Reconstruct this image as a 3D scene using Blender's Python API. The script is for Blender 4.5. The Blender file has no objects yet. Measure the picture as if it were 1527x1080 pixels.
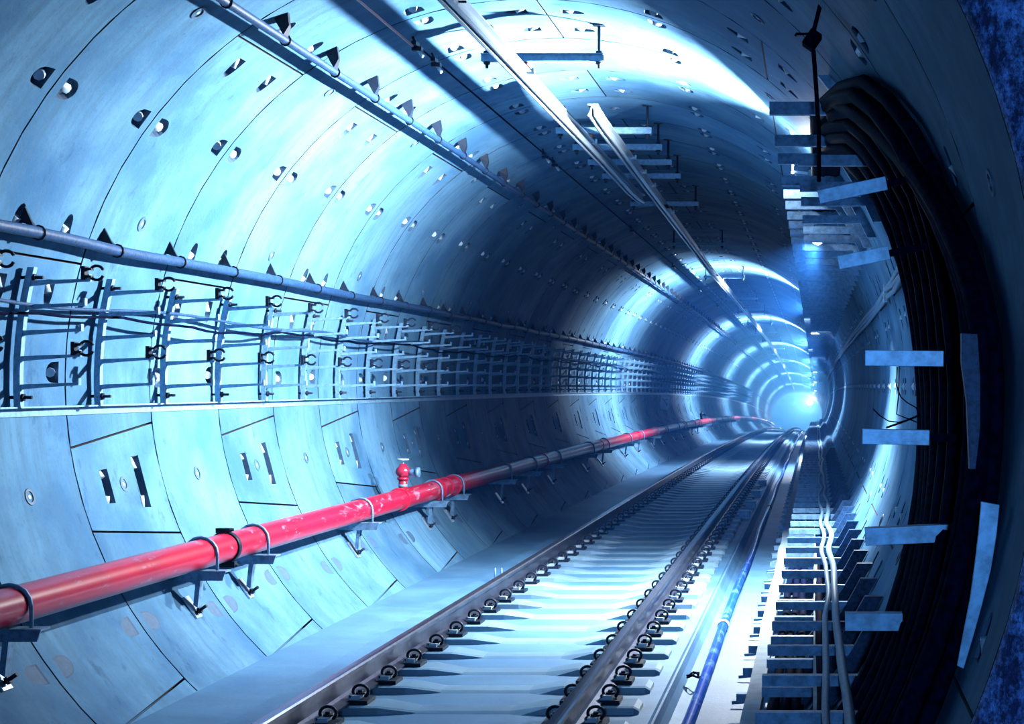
import bpy, bmesh, math, random
from mathutils import Vector, Matrix
random.seed(7)
PI = math.pi
C = bpy.context.scene.collection
SC = bpy.context.scene

# ---------------------------------------------------------------- frame of the place
# tunnel runs along +Y; its axis stands at x = 0, z = ZA; the track bed top is z = 0
R = 2.70            # inner radius of the lining
ZA = 1.96           # height of the tunnel axis
RW = 1.20           # width of one lining ring
YF = 4.65           # front edge of the first ring
F = 2250.0          # focal length in pixels of the 1527 px frame
CX, CZ = 2.0, 1.93  # camera position (y = 0)
def drop(y):        # the line goes over a crest and falls away
    return 0.00017*max(0.0, y-22)**2
def slope(y):
    return -0.00034*max(0.0, y-22)
def at(u, v, y):    # a picture point at distance y -> world
    return Vector((CX+(u-1216)/F*y, y, CZ-(v-575)/F*y))

# ---------------------------------------------------------------- camera
cam = bpy.data.cameras.new('camera'); co = bpy.data.objects.new('camera', cam); C.objects.link(co)
co.location = (CX, 0, CZ); co.rotation_euler = (PI/2, 0, 0)
cam.sensor_width = 36; cam.lens = 36*F/1527
cam.shift_x = (763.5-1216)/1527; cam.shift_y = (575-540)/1527
cam.clip_start = 0.05; cam.clip_end = 500
SC.camera = co
# ---------------------------------------------------------------- world, exposure
w = bpy.data.worlds.new('world'); SC.world = w; w.use_nodes = True
w.node_tree.nodes['Background'].inputs[0].default_value = (0.02, 0.10, 0.42, 1)
w.node_tree.nodes['Background'].inputs[1].default_value = 0.02
SC.view_settings.view_transform = 'Standard'; SC.view_settings.look = 'None'
SC.view_settings.gamma = 1.0; SC.view_settings.use_curve_mapping = False
SC.view_settings.exposure = 0.0
LIGHT_COL = (0.88, 0.95, 1.0)
DEEP_COL = (0.16, 0.46, 1.0)
FLOOD_W = 1500.0
DOWN_W = 980.0
BULB_W = 45.0

# ---------------------------------------------------------------- materials
def nodes(name):
    m = bpy.data.materials.new(name); m.use_nodes = True
    nt = m.node_tree; b = nt.nodes['Principled BSDF']
    return m, nt, b
def tex(nt, scale, detail=4, rough=.55, vec=None, kind='ShaderNodeTexNoise'):
    n = nt.nodes.new(kind); n.inputs['Scale'].default_value = scale
    if kind == 'ShaderNodeTexNoise':
        n.inputs['Detail'].default_value = detail; n.inputs['Roughness'].default_value = rough
    if vec is not None: nt.links.new(vec, n.inputs['Vector'])
    return n
def ramp(nt, fac, stops):
    r = nt.nodes.new('ShaderNodeValToRGB'); e = r.color_ramp.elements
    while len(e) < len(stops): e.new(.5)
    for k, (p, c) in enumerate(stops):
        e[k].position = p; e[k].color = (c, c, c, 1) if isinstance(c, (int, float)) else (*c, 1)
    nt.links.new(fac, r.inputs[0]); return r
def mix(nt, a, b, fac, mode='MIX'):
    n = nt.nodes.new('ShaderNodeMix'); n.data_type = 'RGBA'; n.blend_type = mode
    for s, v in ((6, a), (7, b), (0, fac)):
        if isinstance(v, (int, float)): n.inputs[s].default_value = v
        elif isinstance(v, tuple): n.inputs[s].default_value = (*v, 1)
        else: nt.links.new(v, n.inputs[s])
    return n.outputs[2]
def pos(nt, sx=1, sy=1, sz=1):
    g = nt.nodes.new('ShaderNodeNewGeometry'); m = nt.nodes.new('ShaderNodeMapping')
    m.inputs['Scale'].default_value = (sx, sy, sz); nt.links.new(g.outputs['Position'], m.inputs[0])
    return m.outputs[0]
def bump(nt, b, h, strength, dist=.01):
    n = nt.nodes.new('ShaderNodeBump'); n.inputs['Strength'].default_value = strength
    n.inputs['Distance'].default_value = dist
    nt.links.new(h, n.inputs['Height']); nt.links.new(n.outputs[0], b.inputs['Normal'])
def concrete(name, ca, cb, rough=.55, streak=6, dark=(.05, .07, .10), blots=.5, spec=.4, bumpy=.35):
    m, nt, b = nodes(name)
    n1 = tex(nt, 1.1, 6, .62, pos(nt))
    n2 = tex(nt, 2.2, 4, .6, pos(nt, .6, streak, .6))
    n3 = tex(nt, 38, 5, .7, pos(nt))
    n4 = tex(nt, 3.2, 5, .7, pos(nt, 1, 1.6, 1))
    a = mix(nt, cb, ca, ramp(nt, n1.outputs[0], [(.38, 0), (.60, 1)]).outputs[0])
    a = mix(nt, a, tuple(x*.62 for x in ca), ramp(nt, n2.outputs[0], [(.45, 0), (.70, .75)]).outputs[0])
    a = mix(nt, a, dark, ramp(nt, n4.outputs[0], [(.60, 0), (.78, blots)]).outputs[0])
    a = mix(nt, a, tuple(x*.7 for x in cb), ramp(nt, n3.outputs[0], [(.55, 0), (.8, .6)]).outputs[0])
    oi = nt.nodes.new('ShaderNodeObjectInfo')
    rr = ramp(nt, oi.outputs['Random'], [(0, .70), (1, 1.0)])
    a = mix(nt, a, rr.outputs[0], 1.0, 'MULTIPLY')
    nt.links.new(a, b.inputs['Base Color'])
    b.inputs['Roughness'].default_value = rough
    b.inputs['Specular IOR Level'].default_value = spec
    bump(nt, b, n3.outputs[0], bumpy, .006)
    return m
def plain(name, col, rough=.5, metal=0.0, noise=.25, scale=25, spec=.5):
    m, nt, b = nodes(name)
    n = tex(nt, scale, 4, .6, pos(nt))
    a = mix(nt, col, tuple(x*(1-noise) for x in col), ramp(nt, n.outputs[0], [(.4, 0), (.65, 1)]).outputs[0])
    nt.links.new(a, b.inputs['Base Color'])
    b.inputs['Roughness'].default_value = rough; b.inputs['Metallic'].default_value = metal
    b.inputs['Specular IOR Level'].default_value = spec
    return m
def glow(name, col, s):
    m, nt, b = nodes(name)
    b.inputs['Base Color'].default_value = (*col, 1)
    b.inputs['Emission Color'].default_value = (*col, 1); b.inputs['Emission Strength'].default_value = s
    return m
M = {}
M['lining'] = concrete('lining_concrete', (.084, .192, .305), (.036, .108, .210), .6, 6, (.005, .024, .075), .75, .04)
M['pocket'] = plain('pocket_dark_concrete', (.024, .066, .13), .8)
M['backing'] = plain('joint_dark', (.01, .015, .025), .9)
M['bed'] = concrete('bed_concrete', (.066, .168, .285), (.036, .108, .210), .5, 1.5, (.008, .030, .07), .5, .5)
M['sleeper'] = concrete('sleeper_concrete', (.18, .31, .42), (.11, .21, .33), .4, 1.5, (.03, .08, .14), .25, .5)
def rock_mat():
    m, nt, b = nodes('rough_wall')
    n1 = tex(nt, 16, 6, .8, pos(nt, 1, .5, .5)); n2 = tex(nt, 60, 4, .7, pos(nt))
    a = mix(nt, (.006, .02, .10), (.16, .36, .85), ramp(nt, n1.outputs[0], [(.44, 0), (.64, 1)]).outputs[0])
    a = mix(nt, a, (.003, .01, .04), ramp(nt, n2.outputs[0], [(.48, 0), (.62, .8)]).outputs[0])
    nt.links.new(a, b.inputs['Base Color']); b.inputs['Roughness'].default_value = .5
    bump(nt, b, n1.outputs[0], 1.0, .03); return m
M['rock'] = rock_mat()
M['rail'] = plain('rail_steel', (.07, .08, .13), .32, .85, .4, 14)
M['railtop'] = plain('rail_head_steel', (.15, .17, .24), .26, .9, .25, 10)
M['black'] = plain('black_steel', (.006, .012, .026), .5, 0, .3, 25, .15)
M['cable'] = plain('black_cable', (.0012, .0040, .018), .75, 0, .75, 30, 0.012)
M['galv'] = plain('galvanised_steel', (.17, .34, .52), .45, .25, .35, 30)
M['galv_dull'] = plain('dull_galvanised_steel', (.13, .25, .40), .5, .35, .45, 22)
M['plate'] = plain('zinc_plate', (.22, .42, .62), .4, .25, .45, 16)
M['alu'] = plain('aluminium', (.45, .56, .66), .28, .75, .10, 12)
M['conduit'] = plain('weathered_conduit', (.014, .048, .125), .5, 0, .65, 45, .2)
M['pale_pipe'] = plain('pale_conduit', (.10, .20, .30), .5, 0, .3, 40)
M['bolt'] = plain('pale_bolt', (.34, .45, .54), .4, .2, .2)
M['ins'] = plain('brown_insulator', (.16, .06, .06), .25, 0, .2)
M['copper'] = plain('copper_wire', (.62, .25, .26), .35, .6, .2)
M['wood'] = plain('pale_timber', (.24, .34, .42), .7, 0, .3, 9)
M['sign'] = plain('sign_face', (.72, .80, .86), .5, 0, .05)
M['plug'] = plain('plug_grey', (.03, .08, .15), .6, 0, .4)
M['glow'] = glow('lamp_glass', (.80, .93, 1.0), 60)
M['glow2'] = glow('tube_lamp_glass', (.80, .93, 1.0), 25)
def red_mat():
    m, nt, b = nodes('red_paint')
    n1 = tex(nt, 5, 6, .7, pos(nt, 1, .5, 1)); n2 = tex(nt, 22, 5, .7, pos(nt, 1, .35, 1))
    a = mix(nt, (.36, .006, .03), (.24, .004, .02), ramp(nt, n1.outputs[0], [(.4, 0), (.7, 1)]).outputs[0])
    mm = nt.nodes.new('ShaderNodeMath'); mm.operation = 'MULTIPLY'
    nt.links.new(n1.outputs[0], mm.inputs[0]); nt.links.new(n2.outputs[0], mm.inputs[1])
    a = mix(nt, a, (.30, .17, .26), ramp(nt, mm.outputs[0], [(.31, 0), (.36, .75)]).outputs[0])
    nt.links.new(a, b.inputs['Base Color'])
    b.inputs['Roughness'].default_value = .3
    b.inputs['Coat Weight'].default_value = .08
    return m
M['red'] = red_mat()
def blue_mat():
    m, nt, b = nodes('blue_hose')
    n1 = tex(nt, 7, 5, .7, pos(nt, 1, .6, 1))
    a = mix(nt, (.006, .05, .36), (.10, .24, .50), ramp(nt, n1.outputs[0], [(.5, 0), (.66, .8)]).outputs[0])
    nt.links.new(a, b.inputs['Base Color']); b.inputs['Roughness'].default_value = .22
    return m
M['blue'] = blue_mat()

# ---------------------------------------------------------------- helpers
def link(o, parent=None):
    C.objects.link(o)
    if parent is not None: o.parent = parent
    return o
def tag(o, label=None, cat=None, group=None, kind=None):
    for k, v in (('label', label), ('category', cat), ('group', group), ('kind', kind)):
        if v: o[k] = v
    return o
def empty(name, loc=(0, 0, 0), parent=None, rot=(0, 0, 0)):
    o = bpy.data.objects.new(name, None); o.location = loc; o.rotation_euler = rot
    o.empty_display_size = .1
    return link(o, parent)
class MB:
    def __init__(s): s.v = []; s.f = []; s.m = []; s.cur = 0; s.smooth = []; s.sm = False
    def face(s, idx): s.f.append(tuple(idx)); s.m.append(s.cur); s.smooth.append(s.sm)
    def box(s, c, d, rot=None, taper=None):
        b = len(s.v); c = Vector(c)
        for i in range(8):
            p = Vector(((i & 1)-.5, (i >> 1 & 1)-.5, (i >> 2 & 1)-.5))
            p = Vector((p.x*d[0], p.y*d[1], p.z*d[2]))
            if taper and (i >> 2 & 1): p.x *= taper[0]; p.y *= taper[1]
            if rot: p = rot @ p
            s.v.append(c+p)
        for q in ((0, 2, 3, 1), (4, 5, 7, 6), (0, 1, 5, 4), (2, 6, 7, 3), (0, 4, 6, 2), (1, 3, 7, 5)):
            s.face([b+k for k in q])
        return s
    def tube(s, pts, r, n=8, caps=True, radii=None):
        pts = [Vector(p) for p in pts]; b = len(s.v); L = len(pts); old = s.sm; 
        up = None
        for i, p in enumerate(pts):
            t = (pts[min(i+1, L-1)]-pts[max(i-1, 0)]).normalized()
            if up is None:
                up = Vector((0, 0, 1)) if abs(t.z) < .9 else Vector((1, 0, 0))
            x = t.cross(up)
            if x.length < 1e-4: x = t.cross(Vector((1, 0, 0)))
            x.normalize(); y = t.cross(x).normalized(); up = -y if (-y).dot(up) > 0 else y
            rr = radii[i] if radii else r
            for k in range(n):
                a = 2*PI*k/n
                s.v.append(p+x*math.cos(a)*rr+y*math.sin(a)*rr)
        s.sm = True
        for i in range(L-1):
            for k in range(n):
                k2 = (k+1) % n
                s.face([b+i*n+k, b+i*n+k2, b+(i+1)*n+k2, b+(i+1)*n+k])
        s.sm = False
        if caps:
            s.face([b+k for k in range(n)][::-1]); s.face([b+(L-1)*n+k for k in range(n)])
        s.sm = old
        return s
    def cyl(s, a, b, r, n=10): return s.tube([a, b], r, n)
    def prism(s, prof, y0, y1):          # profile in (x, z) along y
        b = len(s.v); n = len(prof)
        for y in (y0, y1):
            for x, z in prof: s.v.append(Vector((x, y, z)))
        for k in range(n):
            k2 = (k+1) % n; s.face([b+k, b+k2, b+n+k2, b+n+k])
        s.face([b+k for k in range(n)][::-1]); s.face([b+n+k for k in range(n)])
        return s
    def loft(s, sections, closed=True, caps=True):
        b = len(s.v); n = len(sections[0])
        for sec in sections:
            for p in sec: s.v.append(Vector(p))
        for i in range(len(sections)-1):
            for k in range(n if closed else n-1):
                k2 = (k+1) % n
                s.face([b+i*n+k, b+i*n+k2, b+(i+1)*n+k2, b+(i+1)*n+k])
        if caps and closed:
            s.face([b+k for k in range(n)][::-1]); s.face([b+(len(sections)-1)*n+k for k in range(n)])
        return s
    def mesh(s, name, mats):
        me = bpy.data.meshes.new(name); me.from_pydata([tuple(v) for v in s.v], [], s.f)
        for m in (mats if isinstance(mats, (list, tuple)) else [mats]): me.materials.append(m)
        for p, mi, sm in zip(me.polygons, s.m, s.smooth): p.material_index = mi; p.use_smooth = sm
        me.update(); return me
    def build(s, name, mats, parent=None, loc=(0, 0, 0), rot=(0, 0, 0), bevel=0):
        o = bpy.data.objects.new(name, s.mesh(name, mats)); o.location = loc; o.rotation_euler = rot
        link(o, parent)
        if bevel:
            md = o.modifiers.new('bevel', 'BEVEL'); md.width = bevel; md.segments = 2; md.limit_method = 'ANGLE'
        return o
def obj(name, me, parent=None, loc=(0, 0, 0), rot=(0, 0, 0)):
    o = bpy.data.objects.new(name, me); o.location = loc; o.rotation_euler = rot
    return link(o, parent)
def copy_tree(o, parent=None):
    c = o.copy(); link(c); c.parent = parent
    for ch in list(o.children): copy_tree(ch, c)
    return c
def ys(y0, y1):                          # stations along the line, closer together near the camera
    out = []; y = y0
    while y < y1: out.append(y); y += 1.0 if y < 30 else 2.5
    out.append(y1); return out
def pol(r, deg, y=0.0):                  # point of the round section
    a = math.radians(deg); return Vector((r*math.cos(a), y, ZA+r*math.sin(a)))
def bent(p): return Vector((p[0], p[1], p[2]-drop(p[1])))

# ================================================================ THE LINING
# angles in degrees, 0 = right, 90 = crown, 180 = left.  key segment of an odd ring at the left springing
KC = 194.75
ODD = [(126.8, 126.8, 187.4, 186.0, 'B'), (189.0, 186.2, 200.5, 203.3, 'K'), (200.5, 203.3, 262.7, 262.7, 'B'),
       (262.7, 262.7, 337.0, 337.0, 'A'), (337.0, 337.0, 412.0, 412.0, 'A'), (52.0, 52.0, 126.8, 126.8, 'A')]
ODD[0] = (126.8, 126.8, 189.0, 186.2, 'B')
def segs(odd):
    return ODD if odd else [tuple(list(np_ for np_ in (a+37.5 for a in s[:4]))+[s[4]]) for s in ODD]
GAP = 0.0075
def make_segment(s, rows):
    a0n, a0f, a1n, a1f, kind = s
    g = math.degrees(GAP/R)
    mb = MB(); bolts = []
    def ang(u, t):
        tt = t/RW; lo = a0n+(a0f-a0n)*tt+g; hi = a1n+(a1f-a1n)*tt-g
        return lo+(hi-lo)*u
    def P(u, t, r=R): 
        a = math.radians(ang(u, t)); return Vector((r*math.cos(a), t, r*math.sin(a)))
    wid = ang(1, .6)-ang(0, .6); dpu = 1.0/wid
    pk = []                                    # pockets: u0,u1,t0,t1,flat direction
    if kind == 'K':
        c = .5; h = .5*math.degrees(.28/R)*dpu; h2 = .5*math.degrees(.38/R)*dpu
        pk += [(c-h, c+h, .30, .44, 'KT'), (c-h2, c+h2, .78, .92, 'KT')]
    else:
        hw = math.degrees(.085/R)
        for row in rows:
            for base in (row, row+360):
                lo, hi = ang(0, .6), ang(1, .6)
                if lo+9 < base < hi-9:
                    u0, u1 = (base-hw-lo)*dpu, (base+hw-lo)*dpu
                    pk += [(u0, u1, .07, .26, 'T-'), (u0, u1, .94, 1.13, 'T+')]
        nolo = kind == 'B' and abs(a0n-a0f) > .5; nohi = kind == 'B' and abs(a1n-a1f) > .5
        e0, e1 = math.degrees(.10/R)*dpu, math.degrees(.31/R)*dpu
        for t0, t1 in ((.27, .41), (.82, .96)):
            if not nolo: pk += [(e0, e1, t0, t1, 'U-')]
            if not nohi: pk += [(1-e1, 1-e0, t0, t1, 'U+')]
    U = {0.0, 1.0}; T = {GAP, RW-GAP}
    for p in pk: U |= {p[0], p[1]}; T |= {p[2], p[3]}
    n = max(2, int(wid/4.5))
    for k in range(1, n):
        u = k/n
        if all(abs(u-x) > .4/n for x in U) and not any(p[0] < u < p[1] for p in pk): U.add(u)
    U = sorted(U); T = sorted(T)
    # drop t breaks lying inside pockets of other columns: cells split harmlessly, so a pocket may span several cells
    idx = {}
    def vid(i, j):
        if (i, j) not in idx: idx[(i, j)] = len(mb.v); mb.v.append(P(U[i], T[j]))
        return idx[(i, j)]
    used = set(); regs = []
    for p in pk:
        i0, i1 = U.index(p[0]), U.index(p[1]); j0, j1 = T.index(p[2]), T.index(p[3])
        for i in range(i0, i1):
            for j in range(j0, j1): used.add((i, j))
        regs.append((i0, i1, j0, j1, p))
    mb.sm = True
    for i in range(len(U)-1):
        for j in range(len(T)-1):
            if (i, j) in used: continue
            mb.face([vid(i, j), vid(i, j+1), vid(i+1, j+1), vid(i+1, j)])
    mb.sm = False
    for i0, i1, j0, j1, p in regs:
        border = [vid(i, j0) for i in range(i0, i1)]+[vid(i1, j) for j in range(j0, j1)] \
            + [vid(i, j1) for i in range(i1, i0, -1)]+[vid(i0, j) for j in range(j1, j0, -1)]
        um, tm = (p[0]+p[1])/2, (p[2]+p[3])/2
        uh, th = (p[1]-p[0])/2, (p[3]-p[2])/2
        cen = P(um, tm)
        out = Vector((cen.x, 0, cen.z)).normalized()
        # outline in (a, b), a along u, b along t, inside the unit square
        d = p[4]; ol = []
        if d == 'KT': ol = [(-.88, -.8), (.88, -.8), (.88, .8), (-.88, .8)]
        else:
            base = [(-.80, -.85), (.80, -.85)]
            for q in range(0, 9):
                a = PI*q/8; base.append((.80*math.cos(a), -.2+.98*math.sin(a)))
            for a, b in base:                      # flat edge at -b; turn it to the joint
                if d == 'T-': ol.append((a, b))
                elif d == 'T+': ol.append((-a, -b))
                elif d == 'U-': ol.append((b, -a))
                else: ol.append((-b, a))
        if d in ('T-', 'T+', 'KT', 'U-', 'U+'):
            def Q(a, b, dep): return P(um+a*uh, tm+b*th)+out*dep - Vector((0, 0, 0))
        mida = ang(um, .6) % 360
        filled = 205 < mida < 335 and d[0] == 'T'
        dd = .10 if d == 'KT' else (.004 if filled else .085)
        N = len(ol); b0 = len(mb.v)
        for a, b in ol: mb.v.append(Q(a, b, 0.0))
        fl = {'T-': (0, -1), 'T+': (0, 1), 'U-': (-1, 0), 'U+': (1, 0), 'KT': (0, 0)}[d]
        for a, b in ol:
            k = 1.0 if d == 'KT' else .25+.75*max(0, min(1, .5+.6*(a*fl[0]+b*fl[1])))
            mb.v.append(Q(a*.86, b*.86, dd*k))
        # ring face between border loop and outline, matched by angle
        def angof(a, b): return math.atan2(b, a) % (2*PI)
        bl = []
        for v in border:
            co_ = mb.v[v]; 
            # recover (a,b) of the border vertex
            for (ii, jj), w_ in idx.items():
                if w_ == v: bl.append((angof((U[ii]-um)/uh, (T[jj]-tm)/th), v)); break
        ob = [(angof(a, b), b0+k) for k, (a, b) in enumerate(ol)]
        bl.sort(); ob.sort()
        i = j = 0; nb, no = len(bl), len(ob)
        while i < nb or j < no:
            ab = bl[i+1][0] if i+1 < nb else bl[0][0]+2*PI if i < nb else 99
            ao = ob[j+1][0] if j+1 < no else ob[0][0]+2*PI if j < no else 99
            if i < nb and (ab <= ao or j >= no):
                mb.face([bl[i % nb][1], ob[j % no][1], bl[(i+1) % nb][1]]); i += 1
            else:
                mb.face([bl[i % nb][1], ob[j % no][1], ob[(j+1) % no][1]]); j += 1
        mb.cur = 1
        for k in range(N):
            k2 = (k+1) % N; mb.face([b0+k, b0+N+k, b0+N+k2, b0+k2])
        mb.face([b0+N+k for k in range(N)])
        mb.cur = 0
        # bolts: stubs leaving the flat wall
        if d == 'KT':
            for sg in (-1, 1):
                bolts.append((Q(sg*.86, 0, .05), Q(sg*.45, 0, .03), .032))
        else:
            if not filled: bolts.append((Q(fl[0]*.86, fl[1]*.86, .052), Q(fl[0]*.02, fl[1]*.02, .012), .030))
    # side walls of the segment
    def strip(ids):
        b = len(mb.v); m_ = len(ids)
        for k in ids: mb.v.append(mb.v[k].copy())
        for k in ids:
            c = mb.v[k]; o_ = Vector((c.x, 0, c.z)).normalized()*.10; mb.v.append(c+o_)
        mb.cur = 2
        for k in range(m_-1): mb.face([b+k, b+k+1, b+m_+k+1, b+m_+k])
        mb.cur = 0
    nu, nt_ = len(U)-1, len(T)-1
    strip([vid(i, 0) for i in range(nu+1)]); strip([vid(i, nt_) for i in range(nu+1)])
    strip([vid(0, j) for j in range(nt_+1)]); strip([vid(nu, j) for j in range(nt_+1)])
    plug = None
    pc = P(.5, .6); pn = Vector((pc.x, 0, pc.z)).normalized()
    return mb, bolts, (pc, pn)
ROWS = [-.8+36*k for k in range(1, 11)]
SEG = {}
def stub(mb, a, b, r, n=8): mb.tube([a, b], r, n)
for odd in (0, 1):
    L = []
    for k, s in enumerate(segs(odd)):
        mb, bolts, plug = make_segment(s, ROWS)
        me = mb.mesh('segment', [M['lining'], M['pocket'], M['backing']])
        bms = []
        allb = MB()
        for a, b, r in bolts:
            q = MB(); stub(q, a, b, r); bms.append(q.mesh('bolt', M['bolt'])); stub(allb, a, b, r, 6)
        pm = MB(); pc, pn = plug
        t1 = pn.cross(Vector((0, 1, 0))).normalized()
        def ringpts(r, dep): return [pc+(t1*math.cos(2*PI*j/14)+Vector((0, 1, 0))*math.sin(2*PI*j/14))*r+pn*dep for j in range(14)]
        pm.loft([ringpts(.056, .004), ringpts(.05, -.008), ringpts(.034, -.008), ringpts(.030, .02)], True, False)
        pm.cur = 1; b_ = len(pm.v); pm.v += ringpts(.031, .006); pm.face(list(range(b_, b_+14)))
        pm.cur = 2; b_ = len(pm.v); pm.v += ringpts(.014, -.004); pm.face(list(range(b_, b_+14)))
        L.append((s, me, bms, allb.mesh('bolts', M['bolt']), pm.mesh('grout_plug', [M['plug'], M['black'], M['bolt']])))
    SEG[odd] = L
wall = tag(empty('wall_tunnel', (0, 0, 0)), kind='structure')
NR = 196
SPLIT = 34                               # rings built piece by piece
rings_full = {}
for odd in (0, 1):                       # one joined ring each, for the far part of the tunnel
    vs, fs, ms = [], [], []
    for s, me, bms, allb, pm in SEG[odd]:
        mid = ((s[0]+s[2])/2) % 360
        if 245 < mid < 300 and (s[2]-s[0]) < 80: pass
        for src, off in ((me, 0), (allb, 3)):
            b = len(vs); vs += [tuple(v.co) for v in src.vertices]
            for p in src.polygons: fs.append([b+k for k in p.vertices]); ms.append(p.material_index+off)
    me = bpy.data.meshes.new('lining_ring'); me.from_pydata(vs, [], fs)
    for m in (M['lining'], M['pocket'], M['backing'], M['bolt']): me.materials.append(m)
    for p, k in zip(me.polygons, ms): p.material_index = k
    for p in me.polygons: p.use_smooth = False
    rings_full[odd] = me
for n in range(NR):
    y = YF+RW*n; odd = 1 if (n % 2 == 0) else 0   # ring from 9.45 m on (n = 4) carries its key at the left
    loc = Vector((0, y, ZA-drop(y+.6))); rot = (slope(y+.6), 0, 0)
    if n < SPLIT:
        for s, me, bms, allb, pm in SEG[odd]:
            o = obj('key_segment' if s[4] == 'K' else 'segment', me, wall, loc, rot)
            mid = ((s[0]+s[2])/2) % 360
            if 225 < mid < 320: continue
            if 2 <= n < 10 and 50 < mid < 225:
                for bm_ in bms:
                    c = bm_.vertices[0].co; a = math.degrees(math.atan2(c.z, c.x)) % 360
                    if 40 < a < 228: obj('bolt', bm_, o)
            else:
                tag(obj('bolt_row', allb, o), kind='stuff')
            if s[4] != 'K' or n < 12: obj('grout_plug', pm, o)
    else:
        obj('lining_ring', rings_full[odd], wall, loc, rot)
# dark packing behind the joints
def shell(name, rr, y0, y1, mat, parent, flip=False, step=3.0):
    mb = MB(); secs = []; y = y0
    while True:
        secs.append([bent(pol(rr, 360*k/64, y)) for k in range(64)])
        if y >= y1: break
        y = min(y1, y+step)
    mb.loft(secs, True, False); return mb.build(name, mat, parent)
shell('joint_packing', R+.13, YF+.02, YF+RW*NR, M['backing'], wall)
# rough excavated wall nearer than the first ring, with a step face around the lining's end
mb = MB(); secs = []
prof = [(YF-.005, R+.0), (YF-.03, R+.01), (YF-.05, R+.16), (YF-.10, R+.30), (YF-.5, R+.40), (2.6, R+.42), (.2, R+.45), (-3.0, R+.45)]
rnd = random.Random(3)
for y, r in prof:
    secs.append([pol(r+(rnd.uniform(-.02, .02) if r > R+.1 else 0), 360*k/160, y) for k in range(160)])
mb.sm = True; mb.loft(secs, True, False)
tag(mb.build('wall_rough', M['rock'], None), kind='structure')

# ================================================================ FLOOR
prof = [(-2.05, .02), (-1.34, .0), (-1.30, .035), (-1.02, .035), (-.99, -.026), (1.03, -.026), (1.06, 0.0), (1.075, 0.0),
        (1.09, -.05), (1.12, -.10), (1.17, -.13), (1.23, -.13), (1.28, -.10), (1.305, -.05), (1.315, .0),
        (2.0, .0), (2.0, -.9), (-2.05, -.9)]
mb = MB(); secs = []
for y in ys(YF-1.6, 238):
    secs.append([bent((x, y, z)) for x, z in prof])
mb.loft(secs)
floor = tag(mb.build('floor', M['bed']), kind='structure')
# sleepers with fastenings: parts of the bed
TC = -.10; GA = .7525; HL = 1.05
def sleeper_mesh():
    mb = MB(); t = .022; pr = []
    secs = []
    for x, top, hw in ((-HL, t-.02, .115), (-HL+.03, t, .13), (-.50, t, .13), (-.28, t-.034, .10), (.28, t-.034, .10), (.50, t, .13), (HL-.03, t, .13), (HL, t-.02, .115)):
        sl = .012 if abs(x) > .45 else .055
        secs.append([(x, -hw-sl, -.045), (x, -hw, top-.008), (x, -hw+.02, top), (x, hw-.02, top), (x, hw, top-.008), (x, hw+sl, -.045)])
    mb.loft(secs); return mb.mesh('sleeper', M['sleeper'])
def fastener(mb, sx, s):                 # clip beside the rail foot, s = side away from the rail
    c = Vector((sx+s*.114, 0, .022))
    mb.cur = 0
    mb.box(c+Vector((0, 0, .012)), (.13, .17, .026))
    mb.cur = 1
    mb.box(c+Vector((-s*.02, 0, .037)), (.07, .12, .028))
    mb.cur = 0
    mb.cyl(c+Vector((0, 0, .03)), c+Vector((0, 0, .075)), .016, 6)
    mb.cyl(c+Vector((0, 0, .05)), c+Vector((0, 0, .062)), .030, 8)
    pts = []
    for k in range(13):                  # upright open loop of spring steel
        a = math.radians(-50+280*k/12); pts.append(c+Vector((math.cos(a)*.046*s, .0, .066+math.sin(a)*.038)))
    pts = [c+Vector((s*.03, .055, .045)), c+Vector((s*.034, .03, .04))]+pts+[c+Vector((-s*.035, -.03, .045)), c+Vector((-s*.05, -.06, .045))]
    mb.tube(pts, .0095, 6)
f1 = []
for sx, s in ((TC-GA, 1), (TC+GA, 1), (TC-GA, -1), (TC+GA, -1)):
    mb = MB(); fastener(mb, sx-TC, s); f1.append(mb.mesh('fastener', [M['black'], M['bolt']]))
mb = MB()
for sx, s in ((TC-GA, 1), (TC+GA, 1), (TC+GA, -1)): fastener(mb, sx-TC, s)
fall = mb.mesh('fastener', [M['black'], M['bolt']])
slm = sleeper_mesh()
for n in range(165):
    y = 6.05+.607*n
    if y > 103: break
    o = obj('sleeper', slm, floor, (TC, y, -drop(y)), (slope(y), 0, 0))
    if n < 42:
        for me in f1: obj('fastener', me, o)
    elif n < 130: tag(obj('fasteners', fall, o), kind='stuff')

# ================================================================ RAILS
def rail_profile(cx, zt):
    h = .176; z0 = zt-h
    P_ = [(-.075, 0), (.075, 0), (.075, .011), (.02, .028), (.009, .045), (.008, .125), (.012, .134), (.035, .142), (.0365, .165), (.028, .175), (.012, .1765),
          (-.012, .1765), (-.028, .175), (-.0365, .165), (-.035, .142), (-.012, .134), (-.008, .125), (-.009, .045), (-.02, .028), (-.075, .011)]
    return [(cx+x, z0+z) for x, z in P_]
for cx, lab in ((TC-GA, 'left running rail with dull worn steel head, nearer the red pipe'), (TC+GA, 'right running rail with dull worn steel head, nearer the blue hose')):
    mb = MB(); secs = [[bent((x, y, z)) for x, z in rail_profile(cx, .204)] for y in ys(YF-1, 150)]
    mb.loft(secs)
    for k in range(len(mb.f)):
        if k % 20 in (8, 9, 10, 11, 12) and k < 20*(len(secs)-1): mb.m[k] = 1
    tag(mb.build('running_rail', [M['rail'], M['railtop']]), lab, 'rail', 'running rails')

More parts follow.
